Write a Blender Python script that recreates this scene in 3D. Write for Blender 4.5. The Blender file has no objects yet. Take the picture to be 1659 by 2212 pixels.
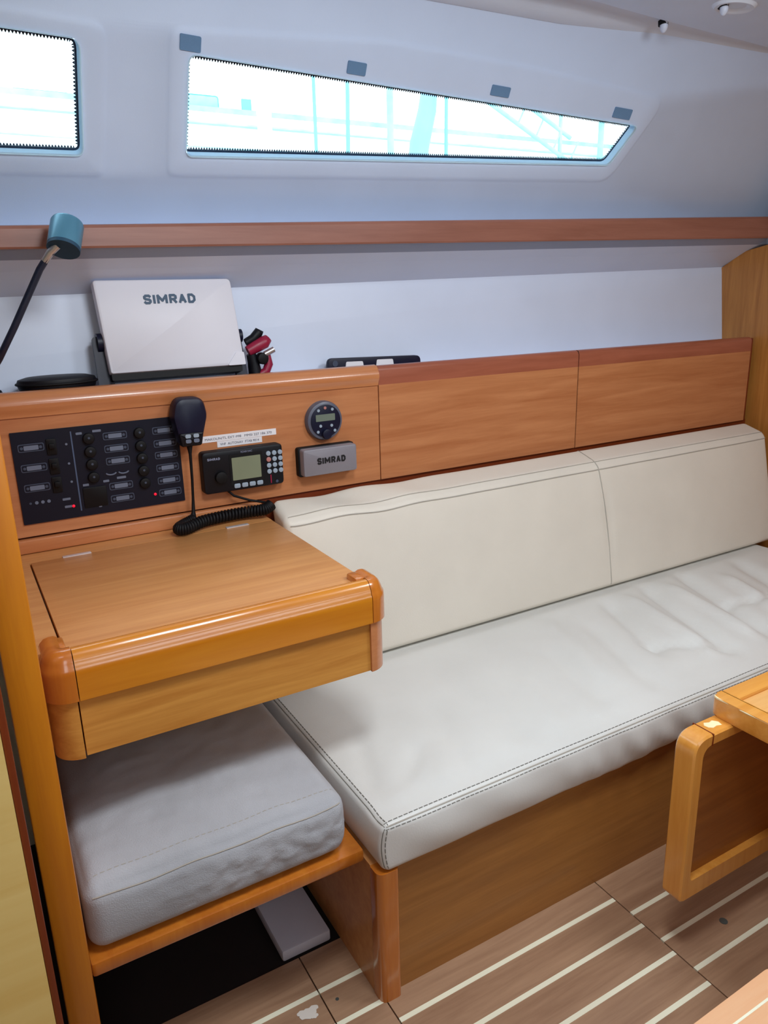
import bpy, bmesh, math, random
from mathutils import Vector, Matrix, noise
random.seed(7)
S = bpy.context.scene
COL = S.collection

# ------------------------------------------------------------------ camera
cam_d = bpy.data.cameras.new('camera'); cam = bpy.data.objects.new('camera', cam_d); COL.objects.link(cam)
yaw, pit, rol = math.radians(29.657), math.radians(16.362), math.radians(-1.533)
fw = Vector((math.sin(yaw)*math.cos(pit), math.cos(yaw)*math.cos(pit), -math.sin(pit)))
rt = Vector((math.cos(yaw), -math.sin(yaw), 0)); up = rt.cross(fw)
r2 = math.cos(rol)*rt + math.sin(rol)*up; u2 = -math.sin(rol)*rt + math.cos(rol)*up
M = Matrix((r2, u2, -fw)).transposed().to_4x4(); M.translation = Vector((0, 0, 1.45))
cam.matrix_world = M
cam_d.sensor_fit = 'HORIZONTAL'; cam_d.sensor_width = 36.0; cam_d.lens = 36.0*1630.4/1659.0
cam_d.clip_start = 0.02
S.camera = cam

# ------------------------------------------------------------------ world, lights, exposure
w = bpy.data.worlds.new('daylight'); S.world = w; w.use_nodes = True
w.node_tree.nodes['Background'].inputs[0].default_value = (0.80, 0.93, 1.0, 1)
w.node_tree.nodes['Background'].inputs[1].default_value = 5.2
def area(name, loc, target, sx, sy, power, color):
    d = bpy.data.lights.new(name, 'AREA'); d.shape = 'RECTANGLE'; d.size = sx; d.size_y = sy
    d.energy = power; d.color = color
    o = bpy.data.objects.new(name, d); COL.objects.link(o); o.location = loc
    o.rotation_euler = (Vector(target)-Vector(loc)).to_track_quat('-Z', 'Y').to_euler()
    return o
area('saloon_hatch_daylight', (1.62, 0.52, 2.11), (1.66, 0.95, 0.3), 0.45, 0.45, 17, (0.90, 0.96, 1.0))
area('galley_hatch_daylight', (0.60, 0.66, 2.11), (0.62, 1.10, 0.4), 0.34, 0.34, 16, (0.91, 0.96, 1.0))
area('companionway_daylight', (-0.35, -0.75, 1.85), (0.5, 1.2, 0.8), 0.60, 0.80, 6, (0.90, 0.96, 1.0))
area('opposite_side_fill', (1.2, -1.28, 1.78), (1.4, 1.8, 3.6), 1.8, 0.22, 12, (0.84, 0.93, 1.0))  # unseen fill lamp added to brighten the upper wall and ceiling
S.view_settings.view_transform = 'Standard'
S.view_settings.look = 'None'
S.view_settings.exposure = 0.0
S.view_settings.gamma = 1.0
S.view_settings.use_curve_mapping = False
S.cycles.use_denoising = True
S.cycles.max_bounces = 10
S.cycles.diffuse_bounces = 6
S.cycles.sample_clamp_indirect = 6.0

# ------------------------------------------------------------------ materials
def lin(c):
    return tuple(((v/255)/12.92 if v/255 <= .04045 else ((v/255+.055)/1.055)**2.4) for v in c) + (1,)
def base_mat(name):
    m = bpy.data.materials.new(name); m.use_nodes = True
    nt = m.node_tree; return m, nt, nt.nodes['Principled BSDF']
def plain(name, c, rough=.5, metal=0., coat=0., bump=0., bscale=200., emit=None, spec=None, var=0.06):
    m, nt, b = base_mat(name)
    b.inputs['Roughness'].default_value = rough; b.inputs['Metallic'].default_value = metal
    if coat: b.inputs['Coat Weight'].default_value = coat; b.inputs['Coat Roughness'].default_value = .12
    if spec is not None: b.inputs['Specular IOR Level'].default_value = spec
    tc = nt.nodes.new('ShaderNodeTexCoord'); n = nt.nodes.new('ShaderNodeTexNoise')
    n.inputs['Scale'].default_value = 6.; n.inputs['Detail'].default_value = 4
    nt.links.new(tc.outputs['Object'], n.inputs['Vector'])
    r = nt.nodes.new('ShaderNodeValToRGB'); L = lin(c)
    r.color_ramp.elements[0].position = .3; r.color_ramp.elements[1].position = .7
    r.color_ramp.elements[0].color = tuple(v*(1-var) for v in L[:3])+(1,); r.color_ramp.elements[1].color = tuple(min(1, v*(1+var)) for v in L[:3])+(1,)
    nt.links.new(n.outputs['Fac'], r.inputs['Fac']); nt.links.new(r.outputs['Color'], b.inputs['Base Color'])
    if bump:
        n2 = nt.nodes.new('ShaderNodeTexNoise'); n2.inputs['Scale'].default_value = bscale; n2.inputs['Detail'].default_value = 3
        nt.links.new(tc.outputs['Object'], n2.inputs['Vector'])
        bp = nt.nodes.new('ShaderNodeBump'); bp.inputs['Strength'].default_value = bump; bp.inputs['Distance'].default_value = .002
        nt.links.new(n2.outputs['Fac'], bp.inputs['Height']); nt.links.new(bp.outputs['Normal'], b.inputs['Normal'])
    if emit:
        b.inputs['Emission Color'].default_value = lin(emit[0]); b.inputs['Emission Strength'].default_value = emit[1]
    return m
def wood(name, c1, c2, axis='X', rough=.38, coat=.25, scale=1., streak=.5):
    """c1 light, c2 dark grain colour; grain runs along axis"""
    m, nt, b = base_mat(name)
    b.inputs['Roughness'].default_value = rough; b.inputs['Coat Weight'].default_value = coat; b.inputs['Coat Roughness'].default_value = .15
    tc = nt.nodes.new('ShaderNodeTexCoord'); mp = nt.nodes.new('ShaderNodeMapping')
    sc = {'X': (2.2, 34, 34), 'Y': (34, 2.2, 34), 'Z': (34, 34, 2.2)}[axis]
    mp.inputs['Scale'].default_value = tuple(v*scale for v in sc)
    oi = nt.nodes.new('ShaderNodeObjectInfo'); va = nt.nodes.new('ShaderNodeVectorMath'); va.operation = 'ADD'
    vm = nt.nodes.new('ShaderNodeVectorMath'); vm.operation = 'SCALE'; vm.inputs[0].default_value = (7, 13, 5)
    nt.links.new(oi.outputs['Random'], vm.inputs['Scale'])
    nt.links.new(tc.outputs['Object'], va.inputs[0]); nt.links.new(vm.outputs[0], va.inputs[1])
    nt.links.new(va.outputs[0], mp.inputs['Vector'])
    n1 = nt.nodes.new('ShaderNodeTexNoise'); n1.inputs['Scale'].default_value = 1.; n1.inputs['Detail'].default_value = 6; n1.inputs['Roughness'].default_value = .62
    n1.inputs['Distortion'].default_value = .6
    nt.links.new(mp.outputs[0], n1.inputs['Vector'])
    n2 = nt.nodes.new('ShaderNodeTexNoise'); n2.inputs['Scale'].default_value = 4.5; n2.inputs['Detail'].default_value = 5
    nt.links.new(mp.outputs[0], n2.inputs['Vector'])
    mx = nt.nodes.new('ShaderNodeMath'); mx.operation = 'MULTIPLY_ADD'; mx.inputs[1].default_value = streak*.5
    nt.links.new(n2.outputs['Fac'], mx.inputs[0]); nt.links.new(n1.outputs['Fac'], mx.inputs[2])
    r = nt.nodes.new('ShaderNodeValToRGB')
    r.color_ramp.elements[0].position = .38; r.color_ramp.elements[0].color = lin(c2)
    r.color_ramp.elements[1].position = .85; r.color_ramp.elements[1].color = lin(c1)
    nt.links.new(mx.outputs[0], r.inputs['Fac']); nt.links.new(r.outputs['Color'], b.inputs['Base Color'])
    bp = nt.nodes.new('ShaderNodeBump'); bp.inputs['Strength'].default_value = .06; bp.inputs['Distance'].default_value = .001
    nt.links.new(n2.outputs['Fac'], bp.inputs['Height']); nt.links.new(bp.outputs['Normal'], b.inputs['Normal'])
    return m
def glass(name):
    m = bpy.data.materials.new(name); m.use_nodes = True; nt = m.node_tree; nt.nodes.clear()
    o = nt.nodes.new('ShaderNodeOutputMaterial'); t = nt.nodes.new('ShaderNodeBsdfTransparent'); g = nt.nodes.new('ShaderNodeBsdfGlossy')
    g.inputs['Roughness'].default_value = .03; t.inputs[0].default_value = (.94, .985, .99, 1)
    f = nt.nodes.new('ShaderNodeFresnel'); f.inputs[0].default_value = 1.35; mx = nt.nodes.new('ShaderNodeMixShader')
    nt.links.new(f.outputs[0], mx.inputs[0]); nt.links.new(t.outputs[0], mx.inputs[1]); nt.links.new(g.outputs[0], mx.inputs[2]); nt.links.new(mx.outputs[0], o.inputs[0])
    return m
def translucent(name, c):
    m = bpy.data.materials.new(name); m.use_nodes = True; nt = m.node_tree; nt.nodes.clear()
    o = nt.nodes.new('ShaderNodeOutputMaterial'); a = nt.nodes.new('ShaderNodeBsdfDiffuse'); b = nt.nodes.new('ShaderNodeBsdfTranslucent'); mx = nt.nodes.new('ShaderNodeMixShader')
    a.inputs[0].default_value = lin(c); b.inputs[0].default_value = lin(c); mx.inputs[0].default_value = .8
    nt.links.new(a.outputs[0], mx.inputs[1]); nt.links.new(b.outputs[0], mx.inputs[2]); nt.links.new(mx.outputs[0], o.inputs[0])
    return m
MT = dict(translucent=translucent('translucent_trim', (226, 244, 248)),
    panel=wood('cherry_panel', (204, 138, 92), (176, 108, 66), 'X', streak=.35),
    panel_red=wood('reddish_trim', (172, 100, 76), (148, 80, 58), 'X', rough=.34),
    trim=wood('satin_trim', (208, 140, 92), (184, 112, 66), 'X', rough=.3, coat=.5),
    desk=wood('desk_veneer', (218, 158, 98), (194, 130, 74), 'X', rough=.42, coat=.15, streak=.35),
    front=wood('desk_front_veneer', (220, 158, 74), (190, 124, 48), 'X', rough=.45, coat=.1, scale=1.3),
    lip=wood('varnished_lip', (214, 138, 32), (196, 116, 20), 'X', rough=.24, coat=1., streak=.3),
    lip_dark=wood('varnished_corner', (206, 124, 40), (184, 100, 26), 'Z', rough=.24, coat=.9, streak=.3),
    post=wood('varnished_post', (206, 128, 20), (184, 104, 10), 'Z', rough=.4, coat=.2),
    birch=wood('pale_birch', (250, 220, 140), (240, 202, 116), 'X', rough=.5, coat=.1, scale=.5),
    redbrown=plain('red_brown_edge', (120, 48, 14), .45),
    shade=wood('dark_joinery', (120, 78, 42), (92, 56, 28), 'Z', rough=.5, coat=.1),
    rail=wood('rail_wood', (156, 104, 88), (134, 84, 68), 'X', rough=.4, coat=.15),
    base=wood('settee_front_veneer', (176, 120, 56), (146, 94, 38), 'X', rough=.42, coat=.2),
    bulkhead=wood('bulkhead_veneer', (196, 134, 64), (160, 100, 40), 'Z', rough=.4, coat=.2),
    table=wood('table_frame_wood', (238, 170, 82), (220, 146, 56), 'X', rough=.3, coat=.6),
    tablev=wood('table_frame_upright', (238, 170, 82), (220, 144, 54), 'Z', rough=.3, coat=.6),
    slat=wood('table_slat', (240, 188, 118), (222, 160, 88), 'X', rough=.4),
    leafpanel=wood('leaf_panel', (170, 104, 44), (140, 78, 28), 'X', rough=.4),
    salmon=wood('salmon_wood', (246, 196, 152), (240, 180, 134), 'X', rough=.3, coat=.5),
    plank=wood('floor_plank', (180, 144, 114), (150, 114, 88), 'X', rough=.42, coat=.1, scale=1.2),
    holly=plain('pale_inlay', (248, 246, 220), .4),
    subfloor=plain('sub_floor', (40, 28, 20), .8),
    shadefloor=plain('shade_dark_floor', (26, 18, 16), .9),  # near-black colour stands in for shade on the floor
    white=plain('white_liner', (204, 220, 246), .5, var=.02, bump=.05, bscale=300),
    white2=plain('white_gelcoat', (214, 224, 244), .42, var=.02),
    headliner=plain('vinyl_headliner', (222, 234, 252), .42, var=.02, bump=.08, bscale=350),
    lipshade=plain('shaded_lip', (150, 160, 184), .5, var=.02),
    velcro=plain('grey_velcro', (104, 140, 178), .9, bump=.4, bscale=900),
    gasket=plain('black_gasket', (18, 40, 66), .5),
    cream=plain('cream_vinyl', (226, 219, 206), .45, var=.03, bump=.12, bscale=260),
    seat=plain('pale_vinyl', (220, 220, 216), .42, var=.03, bump=.12, bscale=260),
    thread=plain('grey_thread', (120, 118, 112), .7),
    seam=plain('cream_seam', (176, 170, 160), .6),
    greyfab=plain('grey_fabric', (176, 178, 184), .85, var=.1, bump=.5, bscale=420),
    black=plain('black_plastic', (8, 9, 18), .5, spec=.3),
    black2=plain('black_rubber', (5, 5, 9), .6, spec=.3),
    navy=plain('navy_plastic', (12, 16, 42), .42, spec=.35),
    panelblk=plain('switch_panel_face', (9, 11, 30), .5, spec=.3),
    labelgrey=plain('label_plate', (62, 72, 92), .5),
    labelmid=plain('label_insert', (102, 112, 132), .5),
    greyline=plain('panel_line', (74, 90, 120), .5),
    keywhite=plain('key_rubber', (150, 166, 182), .5),
    keyred=plain('key_red', (180, 120, 115), .5),
    redled=plain('red_led', (230, 20, 50), .4, emit=((255, 20, 60), .5)),
    lcd=plain('lcd_grey_green', (128, 136, 112), .3, var=.12),
    lcd2=plain('lcd_small', (110, 122, 110), .3),
    greycover=plain('grey_cover', (132, 128, 136), .38),
    bezel=plain('grey_bezel', (88, 92, 108), .35),
    textdark=plain('dark_lettering', (40, 74, 104), .5),
    textblack=plain('black_lettering', (18, 18, 24), .5),
    textgrey=plain('pale_lettering', (128, 134, 158), .5),
    textlab=plain('label_lettering', (120, 120, 130), .6),
    labelwhite=plain('label_tape', (236, 234, 238), .5),
    coverwhite=plain('display_cover', (222, 222, 232), .42, var=.02),
    teal=plain('teal_lamp_head', (88, 142, 168), .35, metal=.3),
    tealdark=plain('teal_lamp_face', (26, 66, 92), .5),
    stalk=plain('dark_gooseneck', (22, 30, 52), .4, bump=.3, bscale=500),
    red=plain('red_plastic', (150, 24, 60), .4),
    metal=plain('brushed_metal', (196, 190, 190), .35, metal=.8),
    tape=plain('reflective_strip', (215, 205, 205), .3, metal=.3),
    slab=plain('white_board', (206, 208, 220), .5),
    plug=plain('grey_plug', (92, 100, 98), .4, metal=.4),
    worn=plain('worn_bare_wood', (252, 226, 180), .6, var=.15),
    stain=plain('pale_stain', (222, 214, 204), .5),
    glass=glass('window_glass'),
    hull=plain('neighbour_hull', (236, 240, 240), .5, var=.02),
    cyan=plain('pale_cyan_paint', (130, 190, 200), .6, var=.3), cyan2=plain('faint_cyan_paint', (152, 200, 208), .6, var=.25),
    steel=plain('rigging_steel', (98, 148, 162), .5),
    greyblue=plain('grey_blue_fender', (112, 146, 172), .6),
    quay=plain('quay_concrete', (210, 220, 222), .8),
)
# ------------------------------------------------------------------ mesh helpers
def ploc(parent):
    v = Vector((0, 0, 0)); p = parent
    while p: v += p.location; p = p.parent
    return v
def finish(name, bm, mat, parent=None, smooth=False, local=False, origin=None, angle=40):
    """links bm (world coordinates unless local) as one mesh object"""
    bmesh.ops.recalc_face_normals(bm, faces=bm.faces[:])
    off = Vector((0, 0, 0))
    if not local:
        off = ploc(parent) if parent else Vector(origin or (0, 0, 0))
        if origin and parent: off = Vector(origin)
        bmesh.ops.translate(bm, verts=bm.verts[:], vec=-off)
    me = bpy.data.meshes.new(name); bm.to_mesh(me); bm.free()
    me.materials.append(MT[mat])
    if smooth:
        for p in me.polygons: p.use_smooth = True
        me.set_sharp_from_angle(angle=math.radians(angle))
    o = bpy.data.objects.new(name, me); COL.objects.link(o)
    if parent:
        o.parent = parent
        if origin: o.location = Vector(origin)-ploc(parent)
    elif origin and not local: o.location = origin
    return o
def tag(o, label=None, cat=None, group=None, kind=None):
    if label: o['label'] = label
    if cat: o['category'] = cat
    if group: o['group'] = group
    if kind: o['kind'] = kind
    return o
def thing(name, loc, label=None, cat=None, group=None, kind=None, rot=None):
    o = bpy.data.objects.new(name, None); COL.objects.link(o); o.location = loc; o.empty_display_size = .05
    if rot: o.rotation_euler = rot
    return tag(o, label, cat, group, kind)
def bbox(bm, x0, x1, y0, y1, z0, z1, r=0., seg=2):
    g = bmesh.ops.create_cube(bm, size=1.)
    vs = g['verts']
    for v in vs: v.co = Vector((x0+(v.co.x+.5)*(x1-x0), y0+(v.co.y+.5)*(y1-y0), z0+(v.co.z+.5)*(z1-z0)))
    if r:
        es = set(e for v in vs for e in v.link_edges)
        bmesh.ops.bevel(bm, geom=list(es), offset=r, segments=seg, affect='EDGES', profile=.5)
    return bm
def box(name, x0, x1, y0, y1, z0, z1, mat, parent=None, r=0., seg=2, **k):
    bm = bmesh.new(); bbox(bm, x0, x1, y0, y1, z0, z1, r, seg)
    return finish(name, bm, mat, parent, smooth=bool(r), **k)
def ngon_prism(bm, pts, fn0, fn1):
    a = [bm.verts.new(fn0(p)) for p in pts]; b = [bm.verts.new(fn1(p)) for p in pts]
    bm.faces.new(a); bm.faces.new(b[::-1])
    n = len(pts)
    for i in range(n): bm.faces.new((a[i], a[(i+1) % n], b[(i+1) % n], b[i]))
def rpoly(pts, rad, seg=6):
    """rounded polygon"""
    n = len(pts); out = []
    if not isinstance(rad, (list, tuple)): rad = [rad]*n
    for i in range(n):
        p = Vector(pts[i]); a = (Vector(pts[i-1])-p); b = (Vector(pts[(i+1) % n])-p)
        r = rad[i]
        if r <= 0: out.append(tuple(p)); continue
        la, lb = a.length, b.length; a.normalize(); b.normalize()
        ang = a.angle(b); t = min(r/math.tan(ang/2), .49*la, .49*lb)
        p0 = p+a*t; p1 = p+b*t
        for k in range(seg+1):
            u = k/seg; q = p0*(1-u)**2+p*2*u*(1-u)+p1*u*u; out.append((q.x, q.y))
    return out
def rrect(x0, x1, z0, z1, r, seg=5): return rpoly([(x0, z0), (x1, z0), (x1, z1), (x0, z1)], r, seg)
def offset_poly(pts, d):
    """shrinks a dense polygon by d"""
    n = len(pts); A = sum(pts[i][0]*pts[(i+1) % n][1]-pts[(i+1) % n][0]*pts[i][1] for i in range(n)); s = 1 if A > 0 else -1
    out = []
    for i in range(n):
        p = Vector(pts[i]); a = Vector(pts[i-1]); b = Vector(pts[(i+1) % n])
        e1 = (p-a); e2 = (b-p)
        if e1.length < 1e-9: e1 = e2
        if e2.length < 1e-9: e2 = e1
        n1 = Vector((-e1.y, e1.x)).normalized(); n2 = Vector((-e2.y, e2.x)).normalized()
        m = (n1+n2).normalized(); c = max(.3, m.dot(n1))
        q = p+m*(d*s/c); out.append((q.x, q.y))
    return out
def plate(name, poly, y0, y1, mat, parent=None, bev=0., local=False, **k):
    """polygon in x,z extruded from y0 (front) to y1 (back); optional soft front edge"""
    bm = bmesh.new()
    if bev:
        rings = []
        inner = offset_poly(poly, bev)
        mid = offset_poly(poly, bev*.3)
        for pts, y in ((inner, y0), (mid, y0+bev*.3), (poly, y0+bev), (poly, y1)):
            rings.append([bm.verts.new((p[0], y, p[1])) for p in pts])
        bm.faces.new(rings[0]); bm.faces.new(rings[-1][::-1]); n = len(poly)
        for a, b in zip(rings, rings[1:]):
            for i in range(n): bm.faces.new((a[i], a[(i+1) % n], b[(i+1) % n], b[i]))
    else:
        ngon_prism(bm, poly, lambda p: (p[0], y0, p[1]), lambda p: (p[0], y1, p[1]))
    return finish(name, bm, mat, parent, smooth=True, local=local, **k)
def tube_bm(bm, pts, r, seg=8, caps=True):
    pts = [Vector(p) for p in pts]; rings = []; n = len(pts)
    rr = r if isinstance(r, (list, tuple)) else [r]*n
    up0 = None
    for i, p in enumerate(pts):
        t = (pts[min(i+1, n-1)]-pts[max(i-1, 0)]).normalized()
        if up0 is None:
            up0 = t.orthogonal().normalized()
        else:
            up0 = (up0-t*up0.dot(t)).normalized()
        s = t.cross(up0)
        rings.append([bm.verts.new(p+(up0*math.cos(2*math.pi*k/seg)+s*math.sin(2*math.pi*k/seg))*rr[i]) for k in range(seg)])
    for a, b in zip(rings, rings[1:]):
        for k in range(seg): bm.faces.new((a[k], a[(k+1) % seg], b[(k+1) % seg], b[k]))
    if caps: bm.faces.new(rings[0][::-1]); bm.faces.new(rings[-1])
def tube(name, pts, r, mat, parent=None, seg=8, **k):
    bm = bmesh.new(); tube_bm(bm, pts, r, seg); return finish(name, bm, mat, parent, smooth=True, angle=75, **k)
def disc(name, c, axis, r, h, mat, parent=None, seg=32, bev=0., **k):
    """cylinder from point c along axis, height h"""
    a = Vector(axis).normalized(); u = a.orthogonal().normalized(); v = a.cross(u); c = Vector(c)
    prof = [(0, 0), (r, 0), (r, h)] if not bev else [(0, 0), (r, 0), (r, h-bev), (r-bev*.3, h-bev*.3), (r-bev, h)]
    bm = bmesh.new(); rings = []
    for q, z in prof[1:]:
        rings.append([bm.verts.new(c+a*z+(u*math.cos(2*math.pi*k/seg)+v*math.sin(2*math.pi*k/seg))*q) for k in range(seg)])
    bm.faces.new(rings[0][::-1]); bm.faces.new(rings[-1])
    for A, B in zip(rings, rings[1:]):
        for i in range(seg): bm.faces.new((A[i], A[(i+1) % seg], B[(i+1) % seg], B[i]))
    return finish(name, bm, mat, parent, smooth=True, **k)
def text(name, body, x, z, y, width, height, mat, parent, local=False, bold=.0):
    """flat lettering facing -y with left bottom corner at x,z"""
    cu = bpy.data.curves.new('lettering', 'FONT'); cu.body = body; cu.size = 1.; cu.offset = bold; cu.resolution_u = 3
    t = bpy.data.objects.new('lettering', cu); COL.objects.link(t)
    dg = bpy.context.evaluated_depsgraph_get(); me = bpy.data.meshes.new_from_object(t.evaluated_get(dg))
    bpy.data.objects.remove(t); bpy.data.curves.remove(cu)
    bm = bmesh.new(); bm.from_mesh(me); bpy.data.meshes.remove(me)
    xs = [v.co.x for v in bm.verts]; ys = [v.co.y for v in bm.verts]
    x0, x1, y0, y1 = min(xs), max(xs), min(ys), max(ys)
    for v in bm.verts:
        v.co = Vector((x+(v.co.x-x0)/(x1-x0)*width, y, z+(v.co.y-y0)/(y1-y0)*height))
    r = bmesh.ops.extrude_face_region(bm, geom=bm.faces[:])
    bmesh.ops.translate(bm, verts=[e for e in r['geom'] if isinstance(e, bmesh.types.BMVert)], vec=(0, -.0006, 0))
    return finish(name, bm, mat, parent, local=local)
GLYPH = {'S': [[(1, .86), (.8, 1), (.22, 1), (0, .84), (0, .66), (.2, .54), (.8, .46), (1, .34), (1, .16), (.78, 0), (.2, 0), (0, .14)]], 'I': [[(.5, 0), (.5, 1)]],
         'M': [[(0, 0), (0, 1), (.5, .28), (1, 1), (1, 0)]], 'R': [[(0, 0), (0, 1), (.75, 1), (1, .86), (1, .62), (.75, .46), (0, .46)], [(.55, .46), (1, 0)]],
         'A': [[(0, 0), (.5, 1), (1, 0)], [(.2, .32), (.8, .32)]], 'D': [[(0, 0), (0, 1), (.62, 1), (1, .74), (1, .26), (.62, 0), (0, 0)]]}
def block_text(name, body, x, z, y, width, height, mat, parent, local=False, stroke=.25):
    """bold lettering made of square strokes, facing -y"""
    ws = {'I': .24, 'M': 1.15}; gap = .17
    tot = sum(ws.get(c, .85) for c in body)+gap*(len(body)-1); k = width/tot; t = stroke*height/2; cx = x
    bm = bmesh.new(); lay = 0
    for c in body:
        w = ws.get(c, .85)*k; pw = 0 if c == 'I' else max(w-2*t, .001)
        for line in GLYPH[c]:
            P = [(cx+t+a*pw if c != 'I' else cx+w/2, z+t+b*(height-2*t)) for a, b in line]
            for p, q in zip(P, P[1:]):
                d = Vector((q[0]-p[0], q[1]-p[1])); d.normalize(); n = Vector((-d.y, d.x))*t; e = d*t*.55
                lay += 1; yy = y-.0006-lay*4e-6
                ps = [(p[0]-e.x+n.x, p[1]-e.y+n.y), (q[0]+e.x+n.x, q[1]+e.y+n.y), (q[0]+e.x-n.x, q[1]+e.y-n.y), (p[0]-e.x-n.x, p[1]-e.y-n.y)]
                ngon_prism(bm, ps, lambda v: (v[0], yy, v[1]), lambda v: (v[0], y, v[1]))
        cx += w+gap*k
    return finish(name, bm, mat, parent, local=local)
def prof_x(name, prof, x0, x1, mat, parent=None, smooth=True, **k):
    """profile of (y,z) points extruded along x"""
    bm = bmesh.new(); ngon_prism(bm, prof, lambda p: (x0, p[0], p[1]), lambda p: (x1, p[0], p[1]))
    return finish(name, bm, mat, parent, smooth=smooth, **k)
def prof_x2(name, pa, pb, x0, x1, mat, parent=None, smooth=False, **k):
    """lofts profile pa at x0 to pb at x1"""
    bm = bmesh.new(); a = [bm.verts.new((x0, *p)) for p in pa]; b = [bm.verts.new((x1, *p)) for p in pb]
    bm.faces.new(a); bm.faces.new(b[::-1]); n = len(pa)
    for i in range(n): bm.faces.new((a[i], a[(i+1) % n], b[(i+1) % n], b[i]))
    return finish(name, bm, mat, parent, smooth=smooth, **k)

# ================================================================== the setting
XA, XF, YI = -1.6, 3.3, -1.35
# ---- floor: sub floor with single planks and pale inlay strips
floor = thing('floor', (0, 0, 0), kind='structure')
box('sub_floor', XA, XF, YI, 1.295, -.04, -.012, 'subfloor', floor)
box('shaded_sole', XA, XF, 1.296, 2.14, -.04, -.006, 'shadefloor', floor)  # shade below the seat board is put into this floor's dark colour
def planks(x0, x1, ys, ytop):
    """ys: centre lines of the inlay strips from back to front"""
    g = .0015; hw = .0055; top = ytop
    for y in ys:
        if top-(y+hw) > .004:
            box('plank', x0+g, x1-g, y+hw, top, -.012, 0, 'plank', floor, origin=((x0+x1)/2, (y+hw+top)/2, -.012))
        box('inlay_strip', x0+g, x1-g, y-hw, y+hw, -.012, .0006, 'holly', floor, origin=((x0+x1)/2, y, -.012))
        top = y-hw
    box('plank', x0+g, x1-g, YI, top, -.012, 0, 'plank', floor, origin=((x0+x1)/2, top, -.012))
planks(-.30, .483, [1.19, 1.10, 1.01, .92], 1.293)
planks(.483, .598, [1.19, 1.10, 1.01, .92], 1.293)
planks(XA, -.30, [1.19, 1.10, 1.01], 1.293)
planks(.598, 1.216, [1.042-.0905*i for i in range(9)], 1.293)
planks(1.216, 2.25, [.989-.0905*i for i in range(8)], 1.293)
planks(2.25, XF, [1.042-.0905*i for i in range(4)], 1.293)
disc('floor_plug', (1.383, .861, -.002), (0, 0, 1), .0095, .003, 'plug', floor, seg=20)
disc('floor_plug', (.51, 1.154, -.002), (0, 0, 1), .004, .0024, 'plug', floor, seg=12)
bm = bmesh.new()
for cx, cy, rr in ((.442, 1.155, .016), (.456, 1.160, .010), (.430, 1.163, .008), (.452, 1.143, .007)):
    bm2 = [bm.verts.new((cx+rr*math.cos(a*.5236)*1.2, cy+rr*math.sin(a*.5236)*.75*(1+.2*math.sin(3*a)), .0009+cx*.0002)) for a in range(12)]
    bm.faces.new(bm2)
finish('pale_stain', bm, 'stain', floor)

# ---- outboard wall: lower liner, leaning upper wall with two window recesses
zb = lambda x: 1.455+.0180*x          # line where the liner meets the shelf underside
bm = bmesh.new()
prof = lambda x: [(2.02, 0), (2.075, 1.2), (2.112, zb(x)), (2.16, zb(x)), (2.14, 0)]
a = [bm.verts.new((XA, *p)) for p in prof(XA)]; b = [bm.verts.new((XF, *p)) for p in prof(XF)]
bm.faces.new(a); bm.faces.new(b[::-1])
for i in range(5): bm.faces.new((a[i], a[(i+1) % 5], b[(i+1) % 5], b[i]))
tag(finish('wall_outboard_lower', bm, 'white2'), kind='structure')

NW = Vector((0, .894427, .447214))
def PW(x, z, o=0.): return Vector((x, 1.97-.5*(z-1.72), z))+NW*o
win1 = rpoly([(.584, 1.773), (1.948, 1.820), (2.012, 1.929), (.582, 1.966)], [.016, .035, .012, .020], 6)
rec1 = rpoly([(.534, 1.720), (1.982, 1.766), (2.112, 2.012), (1.500, 2.040), (1.066, 2.046), (.534, 2.012)], [.03, .09, .05, .3, .3, .04], 6)
win0 = rpoly([(-.55, 1.742), (.352, 1.762), (.355, 1.968), (-.55, 1.985)], [.02, .018, .022, .02], 6)
rec0 = rpoly([(-.62, 1.69), (.403, 1.714), (.416, 2.004), (-.62, 2.03)], [.03, .03, .04, .03], 6)
wallu = thing('wall_outboard_upper', (0, 2.0, 1.56), kind='structure')
bm = bmesh.new()
def loop(pts, o=0.):
    vs = [bm.verts.new(PW(p[0], p[1], o)) for p in pts]
    return vs, [bm.edges.new((vs[i], vs[(i+1) % len(vs)])) for i in range(len(vs))]
def band(A, B):
    n = len(A)
    for i in range(n): bm.faces.new((A[i], A[(i+1) % n], B[(i+1) % n], B[i]))
oz = [(XA, 1.54), (XF, 1.54), (XF, 2.185), (XA, 2.165)]
ov, oe = loop(oz); es = oe[:]
step = []
for rec, win in ((rec1, win1), (rec0, win0)):
    l0, e0 = loop(rec); es += e0
    l1 = [bm.verts.new(PW(p[0], p[1], -.0045)) for p in offset_poly(rec, .007)]
    l2, e2 = loop(offset_poly(rec, .018), -.008)
    l3, e3 = loop(win, -.008)
    step.append((l0, l1, l2, e2, l3, e3, win))
bmesh.ops.triangle_fill(bm, use_beauty=True, edges=es)
for l0, l1, l2, e2, l3, e3, win in step:
    band(l0, l1); band(l1, l2)
    bmesh.ops.triangle_fill(bm, use_beauty=True, edges=e2+e3)
    o3 = [bm.verts.new(PW(p[0], p[1], .009)) for p in offset_poly(win, -.0005)]
    o4 = [bm.verts.new(PW(p[0], p[1], .024)) for p in offset_poly(win, -.001)]
    band(l3, o3); band(o3, o4)
finish('liner_skin', bm, 'white', wallu, smooth=True, angle=50)
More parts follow.
